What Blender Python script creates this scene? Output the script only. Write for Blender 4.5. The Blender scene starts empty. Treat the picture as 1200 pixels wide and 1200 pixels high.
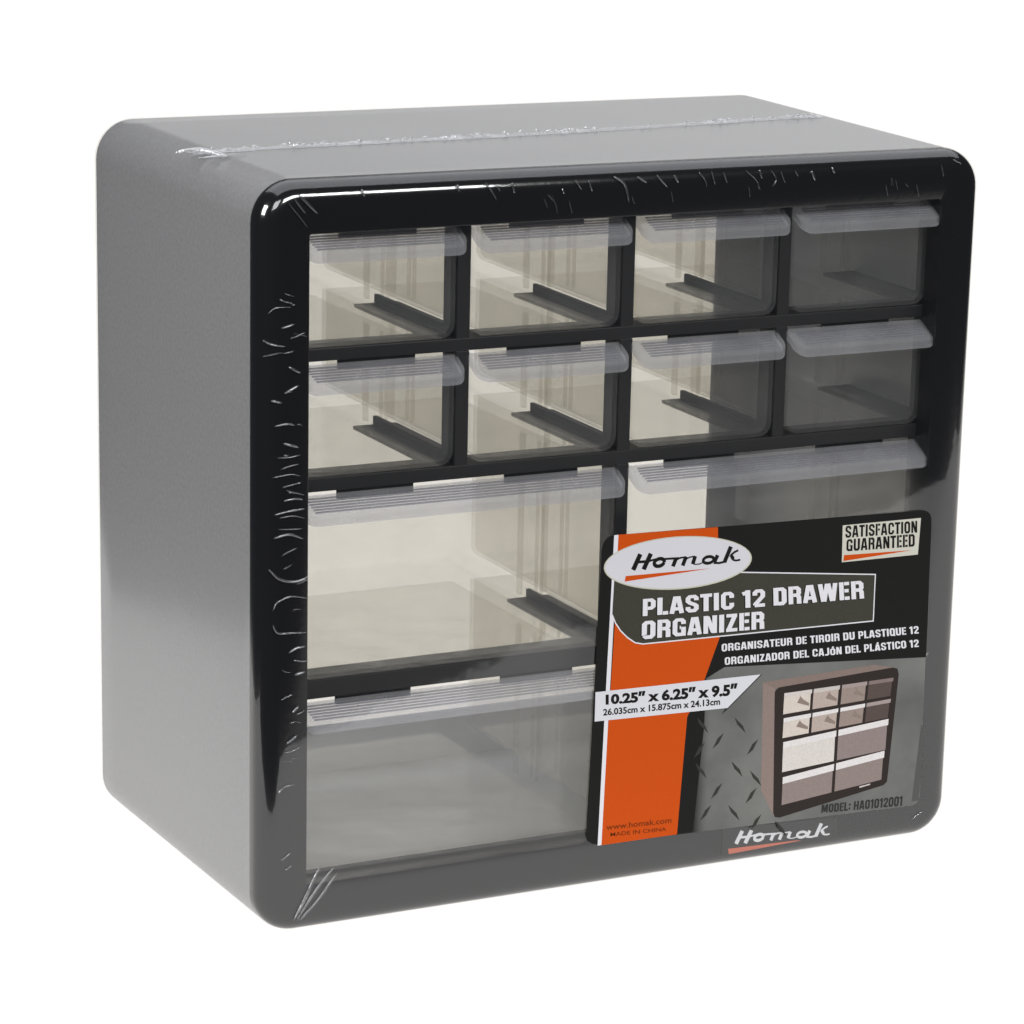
import bpy, bmesh, math, random
from mathutils import Vector, Matrix
S = 0.001                      # all sizes below are written in millimetres
W, H, D = 260.35, 241.3, 135.0
scene = bpy.context.scene
C = scene.collection

# ------------------------------------------------------------------ camera
cam = bpy.data.cameras.new("camera")
cam.lens = 4269.38 / 1200 * 36
cam.sensor_width = 36
cam.shift_x = -(812.95 - 600) / 1200
cam.shift_y = (755.55 - 600) / 1200
cam.clip_start = 0.05
cam.clip_end = 60
co = bpy.data.objects.new("camera", cam)
C.objects.link(co)
rx, ux, fx = ((0.8721010661735596, -0.4881249470298049, 0.03426027533588047),
              (0.10589245662694133, 0.25661988215660714, 0.9606940323076022),
              (0.47773059145134467, 0.8341943851220045, -0.27548722261199204))
m = Matrix(((rx[0], ux[0], -fx[0], -0.4235), (rx[1], ux[1], -fx[1], -1.01864), (rx[2], ux[2], -fx[2], 0.41418), (0, 0, 0, 1)))
co.matrix_world = m
scene.camera = co

# ------------------------------------------------------------------ studio room (dim) and lamps
world = bpy.data.worlds.new("World")
scene.world = world
world.use_nodes = True
bg = world.node_tree.nodes["Background"]
bg.inputs[0].default_value = (0.80, 0.88, 1.0, 1)
bg.inputs[1].default_value = 0.055

def area(name, loc, target, sx, sy, power, col=(1, 1, 1)):
    l = bpy.data.lights.new(name, 'AREA')
    l.shape = 'RECTANGLE'
    l.size, l.size_y, l.energy, l.color = sx, sy, power, col
    o = bpy.data.objects.new(name, l)
    C.objects.link(o)
    o.location = loc
    d = Vector(target) - Vector(loc)
    o.rotation_euler = d.to_track_quat('-Z', 'Y').to_euler()
    return o
area("front_strip_lamp", (0.27, -1.22, 1.00), (0.10, 0.0, 0.24), 0.92, 0.30, 15.0, (1, 0.99, 0.97))
area("ceiling_soft_lamp", (0.60, 0.80, 1.45), (0.60, 0.80, 0.0), 2.4, 2.4, 24.0, (0.97, 0.98, 1.0))
area("side_soft_lamp", (-1.5, -0.15, 0.9), (0.1, 0.05, 0.12), 0.6, 0.6, 24.0, (1, 0.99, 0.97))
area("added_front_fill", (-0.9, -1.5, 1.3), (0.13, 0, 0.12), 0.7, 0.7, 9.0, (1, 0.99, 0.98))  # added fill light, brightens the label and the drawer lips

vs = scene.view_settings
vs.view_transform = 'Standard'
vs.look = 'None'
vs.exposure = 0
vs.gamma = 1
scene.cycles.max_bounces = 16
scene.cycles.transparent_max_bounces = 40
scene.cycles.diffuse_bounces = 4
scene.cycles.glossy_bounces = 6
scene.cycles.transmission_bounces = 8
scene.cycles.caustics_reflective = False
scene.cycles.caustics_refractive = False

# ------------------------------------------------------------------ materials
def mat(name):
    mt = bpy.data.materials.new(name)
    mt.use_nodes = True
    nt = mt.node_tree
    nt.nodes.clear()
    out = nt.nodes.new('ShaderNodeOutputMaterial')
    return mt, nt, out

def noise_bump(nt, scale, strength, dist, detail=3, vec=None):
    n = nt.nodes.new('ShaderNodeTexNoise')
    n.inputs['Scale'].default_value = scale
    n.inputs['Detail'].default_value = detail
    tc = nt.nodes.new('ShaderNodeTexCoord')
    nt.links.new(tc.outputs['Object'], n.inputs['Vector'])
    b = nt.nodes.new('ShaderNodeBump')
    b.inputs['Strength'].default_value = strength
    b.inputs['Distance'].default_value = dist
    nt.links.new(n.outputs['Fac'], b.inputs['Height'])
    return b, n

def principled(name, col, rough, spec=0.5, bump=None, var=0.0):
    mt, nt, out = mat(name)
    p = nt.nodes.new('ShaderNodeBsdfPrincipled')
    p.inputs['Base Color'].default_value = (*col, 1)
    p.inputs['Roughness'].default_value = rough
    p.inputs['Specular IOR Level'].default_value = spec
    nt.links.new(p.outputs[0], out.inputs[0])
    if bump:
        b, n = noise_bump(nt, *bump)
        nt.links.new(b.outputs[0], p.inputs['Normal'])
        if var:
            r = nt.nodes.new('ShaderNodeMapRange')
            r.inputs['To Min'].default_value = 1 - var
            r.inputs['To Max'].default_value = 1 + var
            nt.links.new(n.outputs['Fac'], r.inputs['Value'])
            mx = nt.nodes.new('ShaderNodeVectorMath')
            mx.operation = 'SCALE'
            mx.inputs[0].default_value = col
            nt.links.new(r.outputs[0], mx.inputs['Scale'])
            nt.links.new(mx.outputs[0], p.inputs['Base Color'])
    return mt

M_body = principled('grey_plastic', (0.25, 0.25, 0.257), 0.5, 0.3, (750, 0.3, 0.0004, 5), 0.26)
M_inner = principled('grey_plastic_lit_inside', (0.60, 0.63, 0.69), 0.3, 0.9, (300, 0.1, 0.0004, 2))  # body plastic inside, glossier and painted paler to stand for inner light
M_black = principled('black_gloss_plastic', (0.006, 0.006, 0.007), 0.16, 0.4, (500, 0.08, 0.0003, 3))
M_blackm = principled('black_plastic', (0.012, 0.012, 0.013), 0.45, 0.4)

def schlick(nt, f0, top, gain=1.0):
    """two-sided reflectance of a thin sheet: f0 head-on, rising to top at grazing"""
    lw = nt.nodes.new('ShaderNodeLayerWeight')
    lw.inputs['Blend'].default_value = 0.5
    pw = nt.nodes.new('ShaderNodeMath')
    pw.operation = 'POWER'
    pw.inputs[1].default_value = 5.0
    nt.links.new(lw.outputs['Facing'], pw.inputs[0])
    r = nt.nodes.new('ShaderNodeMapRange')
    r.inputs['To Min'].default_value = f0
    r.inputs['To Max'].default_value = top
    nt.links.new(pw.outputs[0], r.inputs['Value'])
    return r

def clear_plastic(name, tint, frost, rough, wav):
    mt, nt, out = mat(name)
    tr = nt.nodes.new('ShaderNodeBsdfTransparent')
    tr.inputs[0].default_value = (*tint, 1)
    df = nt.nodes.new('ShaderNodeBsdfDiffuse')
    df.inputs[0].default_value = (0.80, 0.82, 0.87, 1)
    tl = nt.nodes.new('ShaderNodeBsdfTranslucent')
    tl.inputs[0].default_value = (0.80, 0.80, 0.82, 1)
    m1 = nt.nodes.new('ShaderNodeMixShader')
    m1.inputs[0].default_value = 0.5
    nt.links.new(df.outputs[0], m1.inputs[1])
    nt.links.new(tl.outputs[0], m1.inputs[2])
    m2 = nt.nodes.new('ShaderNodeMixShader')
    nt.links.new(tr.outputs[0], m2.inputs[1])
    nt.links.new(m1.outputs[0], m2.inputs[2])
    b, n = noise_bump(nt, 60, wav, 0.002, 2)
    r = nt.nodes.new('ShaderNodeMapRange')
    r.inputs['From Min'].default_value = 0.3
    r.inputs['From Max'].default_value = 0.7
    r.inputs['To Min'].default_value = frost * 0.8
    r.inputs['To Max'].default_value = frost * 1.2
    nt.links.new(n.outputs['Fac'], r.inputs['Value'])
    nt.links.new(r.outputs[0], m2.inputs[0])
    gl = nt.nodes.new('ShaderNodeBsdfGlossy')
    gl.inputs['Roughness'].default_value = rough
    nt.links.new(b.outputs[0], gl.inputs['Normal'])
    fr = schlick(nt, 0.022, 0.5)
    m3 = nt.nodes.new('ShaderNodeMixShader')
    nt.links.new(fr.outputs[0], m3.inputs[0])
    nt.links.new(m2.outputs[0], m3.inputs[1])
    nt.links.new(gl.outputs[0], m3.inputs[2])
    nt.links.new(m3.outputs[0], out.inputs[0])
    return mt
M_tray = clear_plastic('translucent_tray_plastic', (0.967, 0.961, 0.942), 0.052, 0.12, 0.15)
M_lip = clear_plastic('frosted_lip_plastic', (0.95, 0.95, 0.97), 0.20, 0.22, 0.1)
M_ridge = clear_plastic('grip_ridge_plastic', (0.66, 0.66, 0.69), 0.20, 0.25, 0.1)  # tint darkened to stand for the dark refraction along the grip lines

def film_mat(name, rough, gain, bumps, haze=0.0, ior=1.45, tint=0.985):
    mt, nt, out = mat(name)
    tr = nt.nodes.new('ShaderNodeBsdfTransparent')
    tr.inputs[0].default_value = (tint, tint, tint, 1)
    gl = nt.nodes.new('ShaderNodeBsdfGlossy')
    gl.inputs[0].default_value = (0.94, 0.96, 1.0, 1)
    gl.inputs['Roughness'].default_value = rough
    fr = schlick(nt, 0.068 * gain, 0.38)
    prev = None
    for sc, st, di in bumps:
        b, n = noise_bump(nt, sc, st, di, 2)
        if prev: nt.links.new(prev.outputs[0], b.inputs['Normal'])
        prev = b
    if prev: nt.links.new(prev.outputs[0], gl.inputs['Normal'])
    mg = nt.nodes.new('ShaderNodeMath')
    mg.operation = 'MULTIPLY'
    mg.use_clamp = True
    mg.inputs[1].default_value = 1.0
    nt.links.new(fr.outputs[0], mg.inputs[0])
    base = tr
    if haze:
        df = nt.nodes.new('ShaderNodeBsdfDiffuse')
        df.inputs[0].default_value = (0.7, 0.7, 0.72, 1)
        mh = nt.nodes.new('ShaderNodeMixShader')
        mh.inputs[0].default_value = haze
        nt.links.new(tr.outputs[0], mh.inputs[1])
        nt.links.new(df.outputs[0], mh.inputs[2])
        base = mh
    mx = nt.nodes.new('ShaderNodeMixShader')
    nt.links.new(mg.outputs[0], mx.inputs[0])
    nt.links.new(base.outputs[0], mx.inputs[1])
    nt.links.new(gl.outputs[0], mx.inputs[2])
    nt.links.new(mx.outputs[0], out.inputs[0])
    return mt
M_film = film_mat('shrink_film', 0.05, 1.0, [(14, 0.12, 0.004), (90, 0.05, 0.001)], 0.0025)
M_film_side = film_mat('shrink_film_clinging', 0.19, 1.25, [(14, 0.08, 0.004)], 0.004)
M_crease = film_mat('creased_film', 0.10, 2.6, [(900, 0.3, 0.0005)], 0.04, tint=0.66)
M_seam = film_mat('crinkled_film', 0.15, 3.0, [(1400, 0.5, 0.0008)], 0.16)

def lit(name, col, strength):
    mt, nt, out = mat(name)
    e = nt.nodes.new('ShaderNodeEmission')
    e.inputs[0].default_value = (*col, 1)
    e.inputs[1].default_value = strength
    nt.links.new(e.outputs[0], out.inputs[0])
    return mt
M_table = lit('white_table_added_glow', (1.0, 0.975, 0.935), 1.10)  # added glow, keeps table and sweep pure white without a contact shadow

def ink(name, col, rough=0.5, spec=0.3, var=0.0):
    return principled('ink_' + name, col, 0.55, 0.12, (1500, 0.1, 0.0002, 3), var)
def srgb(r, g, b):
    f = lambda c: ((c / 255) / 12.92 if c / 255 <= 0.04045 else ((c / 255 + 0.055) / 1.055) ** 2.4)
    return (f(r), f(g), f(b))

# ------------------------------------------------------------------ mesh helpers
def obj(name, bm, material, parent=None, smooth=False, flip=True):
    me = bpy.data.meshes.new(name)
    if flip: bmesh.ops.recalc_face_normals(bm, faces=bm.faces)
    for v in bm.verts: v.co *= S
    bm.to_mesh(me)
    bm.free()
    me.materials.append(material)
    if smooth:
        for p in me.polygons: p.use_smooth = True
    o = bpy.data.objects.new(name, me)
    C.objects.link(o)
    if parent: o.parent = parent
    return o

def rrect(x0, x1, z0, z1, r, n=8):
    pts = []
    for cx, cz, a0 in ((x1 - r, z1 - r, 0), (x0 + r, z1 - r, 90), (x0 + r, z0 + r, 180), (x1 - r, z0 + r, 270)):
        for i in range(n + 1):
            a = math.radians(a0 + 90 * i / n)
            pts.append((cx + r * math.cos(a), cz + r * math.sin(a)))
    return pts

def loft(bm, loops, closed=False, cap0=False, cap1=False):
    vl = [[bm.verts.new(p) for p in lp] for lp in loops]
    n = len(vl[0])
    rng = range(len(vl) if closed else len(vl) - 1)
    for i in rng:
        a, b = vl[i], vl[(i + 1) % len(vl)]
        for k in range(n):
            bm.faces.new((a[k], a[(k + 1) % n], b[(k + 1) % n], b[k]))
    if cap0: bm.faces.new(vl[0])
    if cap1: bm.faces.new(vl[-1])
    return vl

def loop_at(inset, y, R=13.0, rmin=1.0, n=10, grow=0.0):
    i = inset - grow
    return [(x, y, z) for x, z in rrect(i, W - i, i, H - i, max(R - i, rmin), n)]

def box(bm, x0, x1, y0, y1, z0, z1, bevel=0.0):
    vs_ = [bm.verts.new(p) for p in ((x0, y0, z0), (x1, y0, z0), (x1, y1, z0), (x0, y1, z0), (x0, y0, z1), (x1, y0, z1), (x1, y1, z1), (x0, y1, z1))]
    fs = [bm.faces.new([vs_[i] for i in f]) for f in ((0, 3, 2, 1), (4, 5, 6, 7), (0, 1, 5, 4), (1, 2, 6, 5), (2, 3, 7, 6), (3, 0, 4, 7))]
    if bevel:
        es = list({e for f in fs for e in f.edges})
        bmesh.ops.bevel(bm, geom=es, offset=bevel, segments=2, affect='EDGES', profile=0.6)

# ------------------------------------------------------------------ setting: white table sweeping up behind, its glow added to keep it shadowless
e1 = Vector((math.cos(0.52), -math.sin(0.52), 0)) * 1000
e2 = Vector((math.sin(0.52), math.cos(0.52), 0)) * 1000
bm = bmesh.new()
prof = [(-0.19, 0.0), (0.6, 0.0), (1.30, 0.0)] + [(1.30 + 0.35 * math.sin(math.radians(a)), 0.35 - 0.35 * math.cos(math.radians(a))) for a in range(6, 85, 6)] + [(1.66, 0.6)] 
base = Vector((130, 0, 0))
rows = []
for f, z in prof:
    rows.append([bm.verts.new(base + e1 * s + e2 * f + Vector((0, 0, z * 1000 - 1.0))) for s in (-0.34 - 0.17 * max(0, f), 0.75)])
for a, b in zip(rows, rows[1:]):
    bm.faces.new((a[0], a[1], b[1], b[0]))
tb = obj('tabletop', bm, M_table, smooth=True)
tb['kind'] = 'structure'

# ------------------------------------------------------------------ the organizer
root = bpy.data.objects.new('drawer_organizer', None)
C.objects.link(root)
root['label'] = 'shrink wrapped grey and black plastic organizer with clear drawers and an orange label'
root['category'] = 'organizer'

# body: a rounded tube, open behind with an inward flange
bm = bmesh.new()
lp = [loop_at(0, 0.3), loop_at(0, D - 2.0), loop_at(0.6, D - 0.6), loop_at(2.0, D), loop_at(20, D), loop_at(20, D - 2.2), loop_at(2.5, D - 2.2), loop_at(2.5, 0.3)]
loft(bm, lp, closed=True)
body = obj('body', bm, M_body, root, smooth=True)
body.data.materials.append(M_inner)
for p_ in body.data.polygons:
    c_ = p_.center / S
    if c_.y < D - 3 and p_.area > 0 and min(c_.x, W - c_.x, c_.z, H - c_.z) > -1:
        n_ = p_.normal
        if (c_.x - W / 2) * n_.x + (c_.z - H / 2) * n_.z < 0: p_.material_index = 1
    if c_.y < D - 1.5 and p_.normal.y < -0.9 and c_.y > D - 5: p_.material_index = 1
def sharp(o, ang=30):
    me = o.data
    b = bmesh.new(); b.from_mesh(me)
    for e in b.edges:
        if len(e.link_faces) == 2 and e.calc_face_angle(0) > math.radians(ang): e.smooth = False
    b.to_mesh(me); b.free()
sharp(body)

# front frame (rim)
bm = bmesh.new()
lp = [loop_at(2.7, 5, rmin=3), loop_at(2.7, 0.0, rmin=3), loop_at(0, -0.1), loop_at(0, -2.0)]
for a in range(9, 91, 9):
    t = math.radians(a)
    lp.append(loop_at(6.4 * (1 - math.cos(t)), -2.0 - 6.4 * math.sin(t)))
lp += [loop_at(15.5, -8.4, rmin=0.8), loop_at(15.9, -8.25, rmin=0.8), loop_at(16.05, -7.9, rmin=0.8), loop_at(16.05, 5.0, rmin=0.8)]
loft(bm, lp, closed=True)
frame = obj('front_frame', bm, M_black, root, smooth=True)
sharp(frame, 40)

X = [(16.1, 69.5), (74.8, 128.2), (133.4, 186.8), (191.8, 245.0)]
ZR = [(188.3, 225.4), (147.2, 184.0), (81.5, 142.5), (16.4, 75.0)]     # openings of the four rows
TOPS = [224.0, 182.9, 141.4, 73.9]

def tabs_at(bm, z, wide=False):
    for x0, x1 in X:
        box(bm, x0 + 14.2, x0 + 40.4, 1.9, 3.2, z - 3.4, z + 0.5, 0.15)
for zt, zb in ((ZR[0][0], ZR[1][1]), (ZR[1][0], ZR[2][1]), (ZR[2][0], ZR[3][1])):
    bm = bmesh.new()
    box(bm, 15.9, W - 15.9, 0.0, 1.6, zb, zt - 0.2, 0.35)
    box(bm, 15.9, W - 15.9, 1.62, 13.0, zt - 2.0, zt - 0.35)
    tabs_at(bm, zb)
    obj('crossbar', bm, M_blackm, root)
bm = bmesh.new()
box(bm, 15.9, W - 15.9, 1.9, 4.6, 225.75, 229.0)
tabs_at(bm, 225.3)
obj('top_tab_rail', bm, M_blackm, root)

for r, (z0, z1) in enumerate(ZR):
    cols = (0, 1, 2) if r < 2 else (1,)
    for c in cols:
        xa, xb = X[c][1] + 0.3, X[c + 1][0] - 0.3
        bm = bmesh.new()
        box(bm, xa, xb, 0.0, 1.6, z0 - 0.15, z1 - 0.05, 0.3)
        box(bm, (xa + xb) / 2 - 0.8, (xa + xb) / 2 + 0.8, 1.65, 13.0, z0 - 0.3, z1 - 0.05)
        obj('divider_post', bm, M_blackm, root)
    rails = [(X[c][1] + X[c + 1][0]) / 2 for c in cols]
    if r < 3:
        for xc in rails:
            bm = bmesh.new()
            box(bm, xc - 8.0, xc + 8.0, 13.1, 66, z0 - 1.9, z0 - 0.7, 0.2)
            box(bm, xc - 0.8, xc + 0.8, 13.1, 66, z0 - 0.69, z0 + 2.2, 0.2)
            obj('drawer_rail', bm, M_blackm, root)
        for side in (0, 1):
            bm = bmesh.new()
            if side: box(bm, W - 15.5, W - 2.6, 5.2, 66, z0 - 1.9, z0 - 0.7, 0.2)
            else: box(bm, 2.6, 22.0, 5.2, 66, z0 - 1.9, z0 - 0.7, 0.2)
            obj('drawer_rail', bm, M_blackm, root)

# ---- drawers
def u_prof(x0, x1, z0, z1, r, n=6):
    pts = [(x0, z1)]
    for i in range(n + 1):
        a = math.radians(180 + 90 * i / n)
        pts.append((x0 + r + r * math.cos(a), z0 + r + r * math.sin(a)))
    for i in range(n + 1):
        a = math.radians(270 + 90 * i / n)
        pts.append((x1 - r + r * math.cos(a), z0 + r + r * math.sin(a)))
    pts.append((x1, z1))
    return pts

def tray_mesh(w, h, dep):
    bm = bmesh.new()
    t = 1.1
    def ring(off, y, tp, r):
        return [bm.verts.new((x, y, z)) for x, z in u_prof(off + tp, w - off - tp, off, h, r)]
    o0, o1 = ring(0, 0, 0, 4.5), ring(0, dep, 0.8, 4.5)
    i0, i1 = ring(t, t, 0, 3.6), ring(t, dep - t, 0.8, 3.6)
    n = len(o0)
    for a, b in ((o0, o1), (i1, i0)):
        for k in range(n - 1):
            bm.faces.new((a[k], a[k + 1], b[k + 1], b[k]))
    bm.faces.new(o0); bm.faces.new(o1[::-1]); bm.faces.new(i0[::-1]); bm.faces.new(i1)
    bm.faces.new((o0[0], o1[0], i1[0], i0[0]))
    bm.faces.new((o1[0], o1[-1], i1[-1], i1[0]))
    bm.faces.new((o1[-1], o0[-1], i0[-1], i1[-1]))
    bm.faces.new((o0[-1], o0[0], i0[0], i0[-1]))
    return bm

def rib_mesh(w, h):
    # upright guide ribs that hold a cross divider half way down the tray
    bm = bmesh.new()
    for y in (46.5, 50.5, 62.0):
        wd = 0.7 if y not in (62.0,) else 2.6
        for x0, x1 in ((1.15, 2.35), (w - 2.35, w - 1.15)):
            box(bm, x0, x1, y, y + wd, 3.4 if wd < 1 else 1.2, h - 1.5, 0.12)
    return bm

def lip_mesh(w):
    # sloping finger lip with rounded front corners, a hanging skirt and fine grip lines
    bm = bmesh.new()
    R, Y1, t, dz = 4.2, -8.3, 0.9, 5.3
    def outline(off):
        pts = [(0.0 + off, 1.2), (0.0 + off, Y1 + R)]
        r = R - off
        for i in range(1, 9):
            a = math.radians(180 + 90 * i / 8)
            pts.append((off + r + r * math.cos(a), Y1 + off + r + r * math.sin(a)))
        for i in range(0, 8):
            a = math.radians(270 + 90 * i / 8)
            pts.append((w - off - r + r * math.cos(a), Y1 + off + r + r * math.sin(a)))
        pts += [(w - off, Y1 + R), (w - off, 1.2)]
        return pts
    def zt(y): return -dz * max(0.0, -y) / -Y1
    A, B = outline(0.0), outline(0.9)
    top = [bm.verts.new((x, y, zt(y))) for x, y in A]
    low = [bm.verts.new((x, y, zt(y) - 2.5)) for x, y in A]
    lin = [bm.verts.new((x, y, zt(y) - 2.5)) for x, y in B]
    inn = [bm.verts.new((x, y, zt(y) - t)) for x, y in B]
    n = len(A)
    for a, b in ((top, low), (low, lin), (lin, inn)):
        for k in range(n - 1):
            bm.faces.new((a[k], a[k + 1], b[k + 1], b[k]))
    # top and under skins as fans of strips between left and right outline
    for ring in (top, inn):
        for k in range(n // 2 - 1):
            bm.faces.new((ring[k], ring[k + 1], ring[n - 2 - k], ring[n - 1 - k]))
    bm.faces.new((top[0], top[-1], inn[-1], inn[0]))
    for s in (0, -1):
        bm.faces.new((top[s], inn[s], lin[s], low[s]))
    return bm

def ridge_mesh(w):
    bm = bmesh.new()
    dz, Y1 = 5.3, -8.2
    def zt(y): return -dz * max(0.0, -y) / -Y1
    for i in range(6):
        y = -1.0 - i * 0.98
        ins = 3.2 if y > -3 else 3.2 + max(0, (-y - 3)) * 0.35
        z = zt(y)
        box(bm, ins, w - ins, y - 0.11, y + 0.11, z - 0.35, z + 0.22)
    return bm

cache = {}
for r in range(4):
    spans = X if r < 2 else [(X[0][0], X[1][1]), (X[2][0], X[3][1])]
    for x0, x1 in spans:
        w = x1 - x0 - 0.7
        h = TOPS[r] - ZR[r][0] - 0.6
        key = (round(w, 1), round(h, 1))
        nm = 'drawer'
        if key not in cache:
            o = obj(nm, tray_mesh(w, h, 119.0), M_tray, root)
            l = obj('lip', lip_mesh(w + 2.4), M_lip, o)
            g = obj('divider_slot', rib_mesh(w, h), M_tray, o)
            k = obj('grip_ridges', ridge_mesh(w + 2.4), M_ridge, o)
            k['kind'] = 'stuff'
            g['kind'] = 'stuff'
            cache[key] = (o, l, g, k)
        else:
            o0, l0, g0, k0 = cache[key]
            o, l, g, k = o0.copy(), l0.copy(), g0.copy(), k0.copy()
            for q in (o, l, g, k): C.objects.link(q)
            o.parent = root; l.parent = o; g.parent = o; k.parent = o
        o.location = ((x0 + 0.35) * S, 0, (ZR[r][0] + 0.2) * S)
        l.location = (-1.2 * S, 0, (h + 0.35) * S)
        k.location = l.location

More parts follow.
